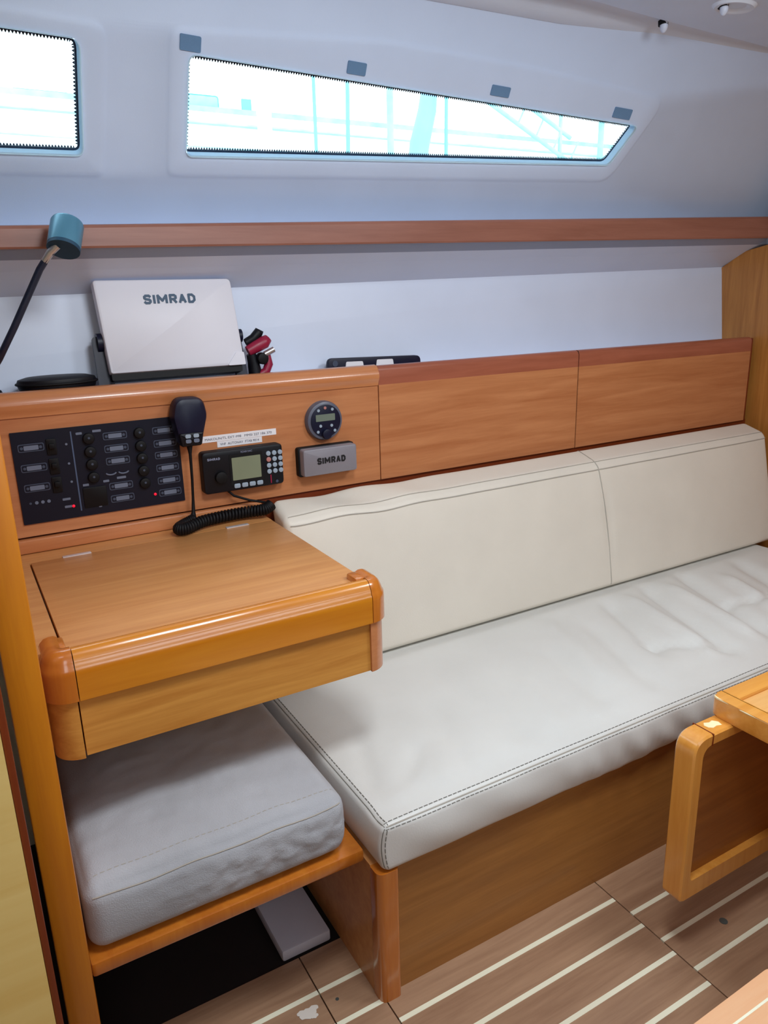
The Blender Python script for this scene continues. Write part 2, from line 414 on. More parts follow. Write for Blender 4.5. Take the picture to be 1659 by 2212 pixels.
def window(name, win, n):
    wd = thing(name, PW(win[0][0], win[0][1], .016), kind='structure')
    g = offset_poly(win, .002); bm = bmesh.new()
    ngon_prism(bm, g, lambda p: PW(p[0], p[1], .016), lambda p: PW(p[0], p[1], .022))
    finish('pane', bm, 'glass', wd)
    bm = bmesh.new(); gi = offset_poly(win, .0075); k = len(g)      # rubber seal round the pane
    R = [[bm.verts.new(PW(p[0], p[1], o)) for p in pts] for pts, o in ((g, .0140), (gi, .0140), (gi, .0155), (g, .0155))]
    for a in range(4):
        A, B = R[a], R[(a+1) % 4]
        for i in range(k): bm.faces.new((A[i], A[(i+1) % k], B[(i+1) % k], B[i]))
    finish('rubber_seal', bm, 'gasket', wd)
    bm = bmesh.new()
    R = [[bm.verts.new(PW(p[0], p[1], o)) for p in pts] for pts, o in ((offset_poly(win, -.0005), -.0145), (offset_poly(win, .0008), -.014), (offset_poly(win, .003), .0155))]
    for a in range(len(R)-1):
        for i in range(k): bm.faces.new((R[a][i], R[a][(i+1) % k], R[a+1][(i+1) % k], R[a+1][i]))
    finish('clear_trim', bm, 'translucent', wd, smooth=True)
    # saw-tooth frit printed along the pane edge
    bm = bmesh.new(); gi2 = gi
    for i in range(k):
        p = Vector(gi[i]); q = Vector(gi[(i+1) % k]); L = (q-p).length; m = max(1, int(L/.0065))
        t = (q-p)/m; nn = Vector((-t.y, t.x)).normalized()
        for j in range(m):
            s0 = p+t*j; s1 = p+t*(j+1); tip = (s0+s1)/2+nn*.0055
            if L < .003: continue
            va = [bm.verts.new(PW(v.x, v.y, .0157)) for v in (s0, s1, tip)]
            bm.faces.new(va)
    tag(finish('frit_teeth', bm, 'gasket', wd), kind='stuff')
    return wd
window('window_1', win1, 1); window('window_2', win0, 2)
# ---- ceiling, with rolled vinyl edge along the outboard side
CZ = 2.15
bm = bmesh.new(); nx = 60
cols = []
for i in range(nx+1):
    x = XA+(XF-XA)*i/nx
    bulge = .016*max(0., min(1., (1.95-x)/.35))
    zc = 2.142+.0075*x
    pts = [(1.772, zc-.016-bulge*.6), (1.758-bulge*.2, zc-.010-bulge*1.05), (1.740-bulge*.9, zc-.004-bulge*.8), (1.72-bulge*1.6, zc+.003), (1.60, zc+.008), (1.2, zc+.012), (.4, zc+.012), (YI, zc+.012)]
    cols.append([bm.verts.new((x, y, z)) for y, z in pts])
for A, B in zip(cols, cols[1:]):
    for j in range(len(A)-1): bm.faces.new((A[j], B[j], B[j+1], A[j+1]))
tag(finish('ceiling', bm, 'headliner', smooth=True, angle=60), kind='structure')
bm = bmesh.new()      # padded headliner panel whose edge runs obliquely
ed = [(XA, 1.37), (1.10, 1.60), (1.572, 1.642), (1.87, 1.672), (2.411, 1.713), (XF, 1.765)]
zc2 = lambda x: 2.142+.0075*x-.010
A = [bm.verts.new((x, y, zc2(x)+.016)) for x, y in ed]; B = [bm.verts.new((x, y-.001, zc2(x)+.003)) for x, y in ed]; C = [bm.verts.new((x, y-.006, zc2(x))) for x, y in ed]; D = [bm.verts.new((x, YI, zc2(x))) for x, y in ed]
for P, Q in ((A, B), (B, C), (C, D)):
    for i in range(len(ed)-1): bm.faces.new((P[i], P[i+1], Q[i+1], Q[i]))
finish('headliner_panel', bm, 'headliner', bpy.data.objects['ceiling'], smooth=True, angle=50)
# ---- forward bulkhead, half bulkhead by the desk, unseen walls of the saloon
bm = bmesh.new()
pts = [(-.2, 0), (2.02, 0), (2.085, 1.235), (2.117, 1.500), (2.01, 1.562), (1.905, 1.583), (1.86, 1.60), (1.80, 2.10), (1.72, 2.14), (-.2, 2.16)]
ngon_prism(bm, pts, lambda p: (2.82, p[0], p[1]), lambda p: (2.85, p[0], p[1]))
tag(finish('wall_forward', bm, 'bulkhead'), kind='structure')
wl = thing('wall_left', (.03, 1.2, 0), kind='structure')
box('bulkhead_board', .010, .047, 1.135, 2.0, 0, 1.30, 'panel', wl)
box('edge_post', .004, .052, 1.118, 1.145, 0, 1.30, 'post', wl, r=.004)
box('wall_aft', XA-.03, XA, YI, 2.16, -.03, 2.2, 'shade')
box('wall_inboard', XA, XF, YI-.03, YI, -.03, 2.2, 'shade')
box('wall_bow', XF, XF+.03, YI, 2.16, -.03, 2.2, 'shade')
for nme in ('wall_aft', 'wall_inboard', 'wall_bow'): bpy.data.objects[nme]['kind'] = 'structure'
# ---- side shelf above the settee
sh = thing('side_shelf', (.6, 2.0, 1.45), 'long white side shelf with reddish wooden front rail below the windows', 'shelf')
rb = lambda x: 1.553+.0180*x
rtp = lambda x: 1.600+.0285*x
X1 = 2.818
def und(x): return [(2.125, zb(x)-.002), (2.112, zb(x)), (2.010, zb(x)+.055), (1.955, rb(x)-.020), (1.950, rb(x)+.012), (2.05, rb(x)+.03), (2.14, rb(x)+.03)]
prof_x2('underside', und(XA), und(XF), XA, XF, 'white2', sh)
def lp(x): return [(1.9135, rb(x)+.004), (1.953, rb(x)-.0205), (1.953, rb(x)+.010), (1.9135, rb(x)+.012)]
prof_x2('slanted_lip', lp(XA), lp(X1), XA, X1, 'lipshade', sh)  # shade under the rail is put into the lip's grey colour and slant
def rl(x):
    a, b = rb(x), rtp(x); return [(1.894, a), (1.892, a+.004), (1.892, b-.008), (1.895, b-.002), (1.901, b), (1.908, b-.002), (1.912, b-.008), (1.912, a)]
prof_x2('fiddle_rail', rl(XA), rl(X1), XA, X1, 'rail', sh)
# ---- velcro patches above the big window
for cx, cz, wx, wz, lb in ((.5855, 1.9845, .047, .028, 'grey fastener patch over the upper left corner of the long window'), (1.000, 1.979, .052, .025, 'grey fastener patch above the long window, second from the left'), (1.450, 1.9705, .064, .023, 'grey fastener patch above the long window, third from the left'), (1.928, 1.955, .075, .026, 'grey fastener patch near the pointed right end of the long window')):
    bm = bmesh.new(); q = rrect(cx-wx/2, cx+wx/2, cz-wz/2, cz+wz/2, .003, 3)
    q = [(x, z-(x-cx)*.03) for x, z in q]
    ngon_prism(bm, q, lambda p: PW(p[0], p[1], -.0105), lambda p: PW(p[0], p[1], -.008))
    tag(finish('fastener_patch', bm, 'velcro', origin=tuple(PW(cx, cz, -.008))), lb, 'patch', 'fastener patches above the window')
# ---- studs on the ceiling
for (x, y, z, lb) in ((1.902, 1.688, 2.148, 'small white stud with black ring at the edge of the headliner'), (1.932, 1.518, 2.147, 'small white stud with black ring in an oval recess of the headliner')):
    st = thing('ceiling_stud', (x, y, z), lb, 'stud', 'studs on the headliner')
    disc('ring', (x, y, z+.006), (0, -.1, -1), .0135, .012, 'black2', st, seg=24)
    bm = bmesh.new(); prof = [(.0105, .004), (.0105, -.012), (.009, -.018), (.005, -.024), (.0012, -.026)]
    rings = [[bm.verts.new((x+r*math.cos(k*math.pi/10), y+r*math.sin(k*math.pi/10)-.004, z+h)) for k in range(20)] for r, h in prof]
    for A, B in zip(rings, rings[1:]):
        for k in range(20): bm.faces.new((A[k], A[(k+1) % 20], B[(k+1) % 20], B[k]))
    bm.faces.new(rings[0]); bm.faces.new(rings[-1])
    finish('white_tip', bm, 'white2', st, smooth=True)
    if y < 1.6:   # moulded oval dish round the stud
        bm = bmesh.new(); R = []
        for rx, ry, dz in ((.075, .05, .004), (.062, .040, -.007), (.050, .030, -.006), (.035, .022, .002)):
            R.append([bm.verts.new((x+.03+rx*math.cos(k*math.pi/16), y-.012+ry*math.sin(k*math.pi/16), z+dz)) for k in range(32)])
        for A, B in zip(R, R[1:]):
            for k in range(32): bm.faces.new((A[k], A[(k+1) % 32], B[(k+1) % 32], B[k]))
        finish('oval_surround', bm, 'headliner', st, smooth=True)

# ================================================================== settee
se = thing('settee', (.60, 1.107, 0), 'long wooden settee base with plain front board and rounded corner post', 'settee')
box('front_board', .628, 2.818, 1.108, 1.126, 0, .328, 'base', se)
box('end_board', .588, .606, 1.118, 1.95, 0, .328, 'desk', se)
box('top_board', .606, 2.818, 1.126, 1.95, .308, .3285, 'base', se)
bm = bmesh.new()
pp = rpoly([(.586, 1.128), (.586, 1.090), (.634, 1.090), (.634, 1.108), (.628, 1.128)], [.004, .022, .014, .002, .002], 6)
ngon_prism(bm, pp, lambda p: (p[0], p[1], 0), lambda p: (p[0], p[1], .3285))
finish('corner_post', bm, 'lip_dark', se, smooth=True)

# ---- soft cushions: a box whose surface is rounded, puffed and folded
def rounded(lo, hi, r):
    def f(p):
        q = Vector(); d = Vector()
        for i in range(3): q[i] = min(max(p[i], lo[i]+r[i]), hi[i]-r[i]); d[i] = (p[i]-q[i])/r[i]
        L = d.length
        if L > 1e-9:
            m = max(abs(d[0]), abs(d[1]), abs(d[2])); d = d/L*m if m < 1 else d/L
            return Vector((q[0]+d[0]*r[0], q[1]+d[1]*r[1], q[2]+d[2]*r[2]))
        return q
    return f
def axis_pts(a, b, n, r, k=5):
    return sorted(set([round(a+r*i/k, 6) for i in range(k)]+[round(a+r+(b-a-2*r)*i/n, 6) for i in range(n+1)]+[round(b-r*i/k, 6) for i in range(k)]))
def soft_box(name, lo, hi, r, n, fn, mat, parent, **k):
    X = [axis_pts(lo[i], hi[i], n[i], r[i]) for i in range(3)]
    bm = bmesh.new(); V = {}
    def vert(p):
        key = tuple(round(c, 5) for c in p)
        if key not in V: V[key] = bm.verts.new(fn(Vector(p)))
        return V[key]
    for ax in range(3):
        u, v = [i for i in range(3) if i != ax]
        for val in (lo[ax], hi[ax]):
            for i in range(len(X[u])-1):
                for j in range(len(X[v])-1):
                    ps = []
                    for a, b in ((i, j), (i+1, j), (i+1, j+1), (i, j+1)):
                        p = [0, 0, 0]; p[ax] = val; p[u] = X[u][a]; p[v] = X[v][b]; ps.append(vert(p))
                    if len(set(ps)) == 4: bm.faces.new(ps)
    return finish(name, bm, mat, parent, smooth=True, angle=180, **k)
def fold(x, y, x0, y0, x1, y1, w, amp):
    """soft ridge along a segment"""
    dx, dy = x1-x0, y1-y0; L2 = dx*dx+dy*dy; t = ((x-x0)*dx+(y-y0)*dy)/L2
    if t < -.15 or t > 1.15: return 0.
    d = ((x-x0)*dy-(y-y0)*dx)/math.sqrt(L2)
    e = max(0., min(1., (t+.15)/.3))*max(0., min(1., (1.15-t)/.3)); e = e*e*(3-2*e)
    return amp*e*math.exp(-(d/w)**2)
def seam(name, pts, fn, mat, parent, r=.0013, off=(0, 0, 0), dash=None, n=14):
    """stitch line that follows the cushion surface"""
    P = []
    for a, b in zip(pts, pts[1:]):
        a, b = Vector(a), Vector(b)
        m = max(2, int((b-a).length/.012))
        P += [a+(b-a)*i/m for i in range(m)]
    P.append(Vector(pts[-1])); P = [fn(p)+Vector(off) for p in P]
    bm = bmesh.new()
    if dash:
        for i in range(len(P)-1):
            a, b = P[i], P[i+1]; tube_bm(bm, [a+(b-a)*.0, a+(b-a)*dash], r, 5)
    else: tube_bm(bm, P, r, 6)
    return finish(name, bm, mat, parent, smooth=True)
# seat cushion
lo, hi, rr = (.600, 1.088, .329), (2.700, 1.835, .441), (.016, .014, .016)
R0 = rounded(lo, hi, rr)
FOLDS = [(1.75, 1.62, 1.62, 1.28, .030, -.010), (1.83, 1.60, 1.74, 1.22, .022, .008), (1.95, 1.64, 1.80, 1.20, .026, -.011), (2.02, 1.60, 1.93, 1.22, .022, .008),
         (2.15, 1.66, 1.98, 1.18, .028, -.011), (2.25, 1.55, 2.12, 1.20, .022, .008), (2.42, 1.62, 2.25, 1.2, .03, -.010), (1.58, 1.52, 1.46, 1.18, .030, -.007),
         (1.47, 1.60, 1.38, 1.25, .035, .006), (1.36, 1.45, 1.28, 1.17, .030, -.007), (1.18, 1.38, 1.12, 1.15, .032, .005), (1.05, 1.32, 1.02, 1.16, .025, -.005),
         (.92, 1.40, .84, 1.15, .030, -.006), (.80, 1.28, .70, 1.16, .018, -.007), (.76, 1.20, .66, 1.14, .014, .005), (.70, 1.38, .64, 1.20, .016, -.006), (.86, 1.24, .76, 1.12, .02, .005),
         (2.05, 1.42, 2.30, 1.30, .02, -.006), (1.62, 1.36, 1.80, 1.20, .02, -.006)]
def seat_fn(p):
    q = R0(p); u = (p.x-lo[0])/(hi[0]-lo[0]); v = (p.y-lo[1])/(hi[1]-lo[1]); t = (p.z-lo[2])/(hi[2]-lo[2])
    puff = (1-abs(2*u-1)**8)*(1-abs(2*min(max(v, 0), 1)-1)**5)
    top = max(0., min(1., (t-.55)/.4))
    edge = max(0., min(1., (p.y-1.10)/.05))
    dz = .016*puff+(1.0 if p.x < 1.2 else min(2.2, 1.0+(p.x-1.2)*3))*sum(fold(p.x, p.y, *f) for f in FOLDS)*edge
    k_ = max(0., min(1., (p.y-1.65)/.07)); dz *= 1-.85*k_*k_*(3-2*k_)
    dz -= .006*math.exp(-((p.y-1.125)/.02)**2)*(.4+.6*math.sin(p.x*9)**2)*(1 if p.y > 1.09 else 0)
    q.z += dz*top
    # front and left faces: belly plus gathers
    if p.y < 1.12:
        g = math.sin(math.pi*min(max(t, 0), 1))
        fade = max(0., min(1., (p.x-1.0)/.3))
        q.y -= .010*g*(1-abs(2*u-1)**20)
        q.y += fade*g*.0085*math.sin(p.x*78+1.5*math.sin(p.x*11)+t*3.5)*(1.1-t)
        q.y += .003*g*math.sin(p.x*31+t*2)
        q.z += .004*math.sin(p.x*14)*(1-t)*fade
    if p.x < .63:
        q.x -= .008*math.sin(math.pi*min(max(t, 0), 1))
    return q
sc = thing('seat_cushion', (1.6, 1.40, .329), 'long pale vinyl seat cushion with grey double stitching on the settee', 'cushion')
soft_box('cover', lo, hi, rr, (120, 44, 10), seat_fn, 'seat', sc)
zt = hi[2]
seam('front_stitching', [(.605, 1.0875, zt-.0075), (2.695, 1.0875, zt-.0075)], seat_fn, 'thread', sc, r=.0009, off=(0, -.0005, .0), dash=.75)
seam('front_stitching', [(.605, 1.100, zt), (2.695, 1.100, zt)], seat_fn, 'thread', sc, r=.0009, off=(0, 0, .0006), dash=.75)
seam('edge_piping', [(.605, 1.0885, zt), (2.695, 1.0885, zt)], seat_fn, 'seam', sc, r=.0016)
seam('edge_piping', [(.6005, 1.092, zt), (.6005, 1.80, zt)], seat_fn, 'thread', sc, r=.0010)
seam('side_stitching', [(.612, 1.092, zt), (.612, 1.80, zt)], seat_fn, 'thread', sc, r=.001, off=(0, 0, .0004), dash=.75)
seam('corner_piping', [(.6005, 1.0885, zt-.004), (.6005, 1.0885, lo[2]+.004)], seat_fn, 'thread', sc, r=.0010, off=(-.0003, -.0003, 0))
seam('corner_stitching', [(.610, 1.088, zt-.010), (.610, 1.088, lo[2]+.006)], seat_fn, 'thread', sc, r=.001, off=(0, -.0006, 0), dash=.7)

# back cushion, in a leaning frame: x, n (front to back), s (upwards)
ca, sa = math.cos(math.radians(12)), math.sin(math.radians(12))
blo, bhi, brr = (.722, 0., 0.), (2.775, .100, .432), (.022, .022, .022)
RB = rounded(blo, bhi, brr)
def lean(q):
    s = q.z+(q.y/.1)*.036*(q.z/.43)
    return Vector((q.x, 1.712+q.y*ca+s*sa, .449-q.y*sa*.15+s*ca))
def back_fn(p):
    q = RB(p); u = (p.x-blo[0])/(bhi[0]-blo[0]); t = p.z/.432
    g = (1-abs(2*u-1)**12)*math.sin(math.pi*min(max(t, 0), 1))**.6
    if p.y < .05:
        q.y -= .010*g
        q.y += .006*math.exp(-((p.x-1.858-.02*math.sin(t*3))/.012)**2)*math.sin(math.pi*min(max(t, .02), 1))
        q.y += .0015*math.sin(p.x*17+t*5)*g
    if t > .9:
        q.z += .004*math.sin(p.x*23+p.y*40)*math.exp(-((p.x-.95)/.25)**2)
    return lean(q)
bc = thing('back_cushion', (1.7, 1.76, .441), 'long cream vinyl back cushion leaning on the panelling above the seat', 'cushion')
soft_box('cover', blo, bhi, brr, (110, 6, 26), back_fn, 'cream', bc)
ox = (0, -.0006, .0004)
seam('top_stitching', [(.735, .0, .412), (2.765, .0, .412)], back_fn, 'seam', bc, r=.0020, off=ox)
seam('top_stitching', [(.735, .012, .432), (2.765, .012, .432)], back_fn, 'seam', bc, r=.0014, off=(0, -.0006, .0006))
seam('end_piping', [(.724, .002, .02), (.724, .002, .430), (.724, .098, .430)], back_fn, 'seam', bc, r=.0018)
seam('middle_seam', [(1.858, .10, .432), (1.858, .0, .432), (1.866, .0, .30), (1.872, .0, .15), (1.866, .0, .01)], back_fn, 'seam', bc, r=.0016, off=(0, -.0012, .0008))

# ================================================================== panelling behind the settee and desk
Y = 1.92
pa = thing('wainscot', (1.475, Y, .90), 'long wooden backrest panel with red-brown top edge above the cushion middle', 'panel', 'panels behind the settee')
pb = thing('wainscot', (2.33, Y, .90), 'wooden backrest panel with red-brown rounded top edge beside the bulkhead', 'panel', 'panels behind the settee')
ztop = lambda x: 1.2455-.0035*x
def panel_trim(name, x0, x1, h, mat, parent, proud=.0):
    def pr(x):
        z = ztop(x); return [(Y-proud, z-h), (Y-proud, z-.014), (Y-proud+.003, z-.006), (Y-proud+.010, z-.001), (Y+.018, z), (Y+.026, z-.003), (Y+.030, z-.012), (Y+.030, z-h)]
    return prof_x2(name, pr(x0), pr(x1), x0, x1, mat, parent, smooth=True)
for th, x0, x1 in ((pa, 1.0870, 1.8658), (pb, 1.8702, 2.790)):
    z0, z1 = ztop(x0)-.055, ztop(x1)-.055
    prof_x2('board', [(Y, .905), (Y, z0), (Y+.03, z0), (Y+.03, .905)], [(Y, .905), (Y, z1), (Y+.03, z1), (Y+.03, .905)], x0, x1, 'panel', th)
    panel_trim('top_edge', x0, x1, .055, 'panel_red', th)
box('end_edge', 2.7905, 2.799, Y-.0005, Y+.03, .905, 1.2315, 'redbrown', pb, r=.002)
box('joint_strip', 1.8658, 1.8702, Y+.005, Y+.028, .905, 1.236, 'subfloor', pa)
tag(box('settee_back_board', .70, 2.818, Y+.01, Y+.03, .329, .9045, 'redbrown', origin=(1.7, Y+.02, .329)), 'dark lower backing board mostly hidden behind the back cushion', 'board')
box('ledge_board', XA, 2.818, 1.952, 2.07, 1.185, 1.20, 'white2', wallu)

ip = thing('instrument_panel', (.57, Y, .865), 'wooden instrument panel with rounded top moulding behind the chart table', 'panel')
box('board', .053, 1.0835, Y, Y+.03, .905, 1.192, 'panel', ip)
def mould(x):
    z = ztop(x)+.003
    return [(Y-.004, z-.058), (Y-.006, z-.046), (Y-.010, z-.040), (Y-.012, z-.030), (Y-.010, z-.022), (Y-.006, z-.016), (Y-.002, z-.008), (Y+.006, z-.002), (Y+.018, z), (Y+.03, z-.004), (Y+.034, z-.02), (Y+.034, z-.058)]
prof_x2('top_moulding', mould(.053), mould(1.0835), .053, 1.0835, 'trim', ip, smooth=True)
box('lower_strip', .053, .70, Y-.012, Y+.02, .866, .900, 'trim', ip, r=.004)
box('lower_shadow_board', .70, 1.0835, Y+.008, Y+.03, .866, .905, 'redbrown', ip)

# ================================================================== chart table
ct = thing('chart_table', (.39, 1.6, .675), 'varnished wooden chart table with hinged lid and rounded front lip', 'desk')
box('fixed_strip', .056, .0995, 1.322, 1.840, .845, .865, 'desk', ct)
box('lid', .1035, .700, 1.322, 1.8385, .846, .8652, 'desk', ct, r=.0012)
box('rear_strip', .056, .700, 1.842, 1.918, .845, .865, 'desk', ct)
box('bottom_board', .07, .705, 1.29, 1.918, .677, .69, 'front', ct)
box('side_board', .690, .712, 1.31, 1.918, .69, .845, 'front', ct)
box('side_board', .058, .075, 1.31, 1.918, .69, .845, 'front', ct)
box('front_board', .110, .686, 1.272, 1.292, .677, .789, 'front', ct)
def arc(cx, cy, R, a0, a1, n):
    return [((cx+R*math.cos(a0+(a1-a0)*i/n), cy+R*math.sin(a0+(a1-a0)*i/n)), (-math.cos(a0+(a1-a0)*i/n), -math.sin(a0+(a1-a0)*i/n))) for i in range(n+1)]
def sweep(name, path, prof, mat, parent):
    """profile of (inward distance, z) along a plan path of (point, inward normal)"""
    bm = bmesh.new(); rings = [[bm.verts.new((p[0]+n[0]*d, p[1]+n[1]*d, z)) for d, z in prof] for p, n in path]
    k = len(prof)
    for A, B in zip(rings, rings[1:]):
        for i in range(k): bm.faces.new((A[i], A[(i+1) % k], B[(i+1) % k], B[i]))
    bm.faces.new(rings[0]); bm.faces.new(rings[-1][::-1])
    return finish(name, bm, mat, parent, smooth=True, angle=35)
LP = [(0, .790), (0, .838), (.001, .848), (.004, .852), (.006, .860), (.011, .870), (.018, .877), (.026, .879), (.032, .8775), (.036, .874), (.0385, .866), (.0405, .863), (.043, .868), (.046, .870), (.051, .870), (.0535, .867), (.0555, .861), (.062, .860), (.062, .790)]
LC = [(0, .790), (0, .838), (.001, .848), (.004, .852), (.006, .860), (.011, .870), (.018, .877), (.026, .879), (.034, .879), (.040, .876), (.043, .870), (.043, .790)]
YF, RC = 1.260, .045
sweep('front_lip', [((.111, YF), (0, 1)), ((.6845, YF), (0, 1))], LP, 'lip', ct)
pth = [((.686, YF), (0, 1))]+arc(.679+.0, YF+RC, RC, -math.pi/2, 0, 10)[1:]
pth = [((.686-.0, YF), (0, 1))]+[((p[0]+.0, p[1]), n) for p, n in arc(.686, YF+RC, RC, -math.pi/2, 0, 10)]+[((.731, YF+RC+.04), (-1, 0))]
sweep('lip_corner', pth[1:], LC, 'lip_dark', ct)
pth = [((.057, YF+RC+.05), (1, 0))]+arc(.057+RC, YF+RC, RC, math.pi, math.pi*1.5, 10)+[((.1095, YF), (0, 1))]
sweep('lip_corner', pth, LC, 'lip_dark', ct)
box('lip_stop', .668, .692, 1.300, 1.345, .80, .8785, 'lip_dark', ct, r=.006)
box('lip_stop', .076, .106, 1.300, 1.352, .80, .8765, 'lip_dark', ct, r=.004)
AP = [(0, .676), (0, .789), (.03, .789), (.03, .676)]
sweep('corner_post', [((p[0]-.004, p[1]+.006), n) for p, n in arc(.686, YF+RC, RC, -math.pi/2, 0, 10)]+[((.727, YF+RC+.05), (-1, 0))], AP, 'trim', ct)
sweep('corner_post', [((.062, YF+RC+.05), (1, 0))]+[((p[0]+.005, p[1]+.006), n) for p, n in arc(.057+RC, YF+RC, RC, math.pi, math.pi*1.5, 10)], AP, 'front', ct)
box('hinge', .172, .236, 1.832, 1.846, .8645, .867, 'tape', ct, r=.0008)
box('hinge', .572, .633, 1.832, 1.846, .8645, .867, 'tape', ct, r=.0008)

# ================================================================== seat under the desk
sb = tag(box('seat_board', .053, .587, 1.150, 1.95, .323, .352, 'lip_dark', r=.006, origin=(.3, 1.5, .323)), 'wooden shelf board with rounded edge under the grey cushion', 'shelf')
glo, ghi, grr = (.058, 1.163, .3525), (.556, 1.80, .485), (.03, .03, .03)
RG = rounded(glo, ghi, grr)
def grey_fn(p):
    q = RG(p); u = (p.x-glo[0])/(ghi[0]-glo[0]); v = (p.y-glo[1])/(ghi[1]-glo[1]); t = (p.z-glo[2])/(ghi[2]-glo[2])
    g = (1-abs(2*u-1)**6)
    if t > .5: q.z += (.022*g*(1-abs(2*v-1)**4)+.002*math.sin(p.x*40+p.y*9))*min(1, (t-.5)*2)
    if p.y < 1.20:
        s = math.sin(math.pi*min(max(t, 0), 1)); q.y -= .010*s*g
        f = max(0., min(1., (p.x-.12)*5))
        q.y += s*f*(.0040*noise.noise((p.x*34, t*5, 1.))+.0022*noise.noise((p.x*75, t*13, 5.)))
    if t > .9: q.z += .003*noise.noise((p.x*16, p.y*28, 3.))+.0012*noise.noise((p.x*60, p.y*60, 8.))
    if p.x > .53: q.x += .006*math.sin(math.pi*min(max(t, 0), 1))
    return q
gc = thing('grey_cushion', (.3, 1.45, .3525), 'worn grey fabric cushion on the shelf board under the chart table', 'cushion')
soft_box('cover', glo, ghi, grr, (70, 50, 16), grey_fn, 'greyfab', gc)
seam('edge_seam', [(.07, 1.163, .470), (.55, 1.163, .470)], grey_fn, 'seam', gc, r=.0014, off=(0, -.0004, .0004))
seam('edge_seam', [(.07, 1.195, .485), (.55, 1.195, .485)], grey_fn, 'seam', gc, r=.0008, off=(0, 0, .0002), dash=.6)
tag(box('loose_board', .446, .567, 1.298, 1.78, 0, .030, 'slab', r=.006, origin=(.506, 1.5, 0)), 'white board lying on the floor under the grey cushion shelf', 'board')
# pale door standing open at the left edge
dp = thing('door_1', (-.3, .99, 0), kind='structure')
box('pale_leaf', -.62, -.0125, .985, 1.005, .02, 1.95, 'birch', dp)
box('edge_band', -.0123, -.0025, .992, 1.003, .02, 1.95, 'redbrown', dp, r=.002)

# ================================================================== folding table at the right
tb = thing('folding_table', (1.8, .6, 0), 'varnished wooden folding table with slatted top and hanging leaf', 'table')
x0, x1, y0, y1, z0, z1 = 1.312, 2.30, .30, .908, .556, .600
fwd = .036
bm = bmesh.new()
def edge_bar(name, poly):
    bm = bmesh.new(); ngon_prism(bm, poly, lambda p: (p[0], p[1], z0), lambda p: (p[0], p[1], z1))
    es = [e for e in bm.edges if abs(e.verts[0].co.z-e.verts[1].co.z) < 1e-6]
    bmesh.ops.bevel(bm, geom=es, offset=.004, segments=2, affect='EDGES', profile=.5)
    return finish(name, bm, 'table', tb, smooth=True)
edge_bar('end_rail', rpoly([(x0, y0), (x0+fwd, y0), (x0+fwd, y1-.001), (x0, y1-.001)], [.012, .001, .002, .020], 6))
edge_bar('long_rail', [(x0+fwd+.0015, y1-.042), (x1, y1-.042), (x1, y1), (x0+fwd+.0015, y1)])
edge_bar('long_rail', [(x0+fwd+.0015, y0), (x1, y0), (x1, y0+.042), (x0+fwd+.0015, y0+.042)])
ny = 9; ww = (y1-y0-.084)/ny
for i in range(ny):
    box('slat', x0+fwd+.001, x1-.01, y0+.042+ww*i+.001, y0+.042+ww*(i+1)-.001, z0+.004, z1-.007, 'slat', tb, r=.001, origin=(1.8, y0+.042+ww*i, z0))
# hanging leaf: rounded frame with a recessed panel
lf = rpoly([(1.197, .150), (2.24, .150), (2.24, .555), (1.197, .555)], [.016, .03, .03, .042], 8)
li = rpoly([(1.226, .196), (2.21, .196), (2.21, .530), (1.226, .530)], [.012, .012, .012, .030], 8)
bm = bmesh.new(); n = len(lf)
lo1 = offset_poly(lf, .004)
R = [[bm.verts.new((p[0], y, p[1])) for p in pts] for pts, y in ((li, .851), (lo1, .850), (lf, .854), (lf, .896), (lo1, .900), (li, .899))]
for a in range(6):
    A, B = R[a], R[(a+1) % 6]
    for i in range(n): bm.faces.new((A[i], A[(i+1) % n], B[(i+1) % n], B[i]))
lfo = finish('hanging_leaf', bm, 'tablev', tb, smooth=True)
plate('leaf_panel', offset_poly(li, -.002), .868, .884, 'leafpanel', lfo)
box('leaf_joint', 1.250, 1.2525, .8492, .9008, .5285, .5557, 'redbrown', lfo)
bm = bmesh.new()      # varnish worn through on top of the leaf and along the end rail edge
vs = [(1.264, .872), (1.272, .866), (1.284, .868), (1.296, .864), (1.300, .876), (1.292, .886), (1.281, .884), (1.270, .889), (1.262, .882)]
ngon_prism(bm, vs, lambda p: (p[0], p[1], .5545), lambda p: (p[0], p[1], .5554))
finish('worn_patch', bm, 'worn', lfo)
rnd = random.Random(3); bm = bmesh.new(); yy = .885
path = [(1.3165, .9005), (1.3135, .892), (1.3132, .880)]
tube_bm(bm, [(1.3215, .9050, .5978), (1.3165, .9005, .5978), (1.3137, .8930, .5978), (1.3132, .884, .5978), (1.3132, .866, .5978), (1.3132, .858, .5978)], [.0008, .0024, .0028, .0025, .0014, .0004], 6)
tube_bm(bm, [(1.3132, .845, .5978), (1.3132, .836, .5975), (1.3132, .822, .5975), (1.3132, .800, .5978), (1.3132, .74, .5980), (1.3132, .70, .5980)], [.0005, .0022, .0026, .0014, .0013, .0005], 6)
finish('worn_edge', bm, 'worn', tb, smooth=True)
box('pedestal', 1.75, 2.05, .50, .70, 0, .556, 'table', tb, r=.01)
# wooden step in the lower right corner
sp = thing('wooden_step', (.8, .35, 0), 'glossy salmon wooden step with pale inlay in the lower right corner', 'step')
bm = bmesh.new(); q = rpoly([(.50, .10), (1.082, .10), (1.082, .578), (.50, .569)], [.01, .02, .018, .01], 6)
ngon_prism(bm, q, lambda p: (p[0], p[1], .268), lambda p: (p[0], p[1], .300))
finish('tread', bm, 'salmon', sp, smooth=True)
box('inlay_line', .51, 1.07, .5385, .5425, .29, .3004, 'holly', sp)
box('body', .53, 1.05, .13, .545, 0, .268, 'salmon', sp)

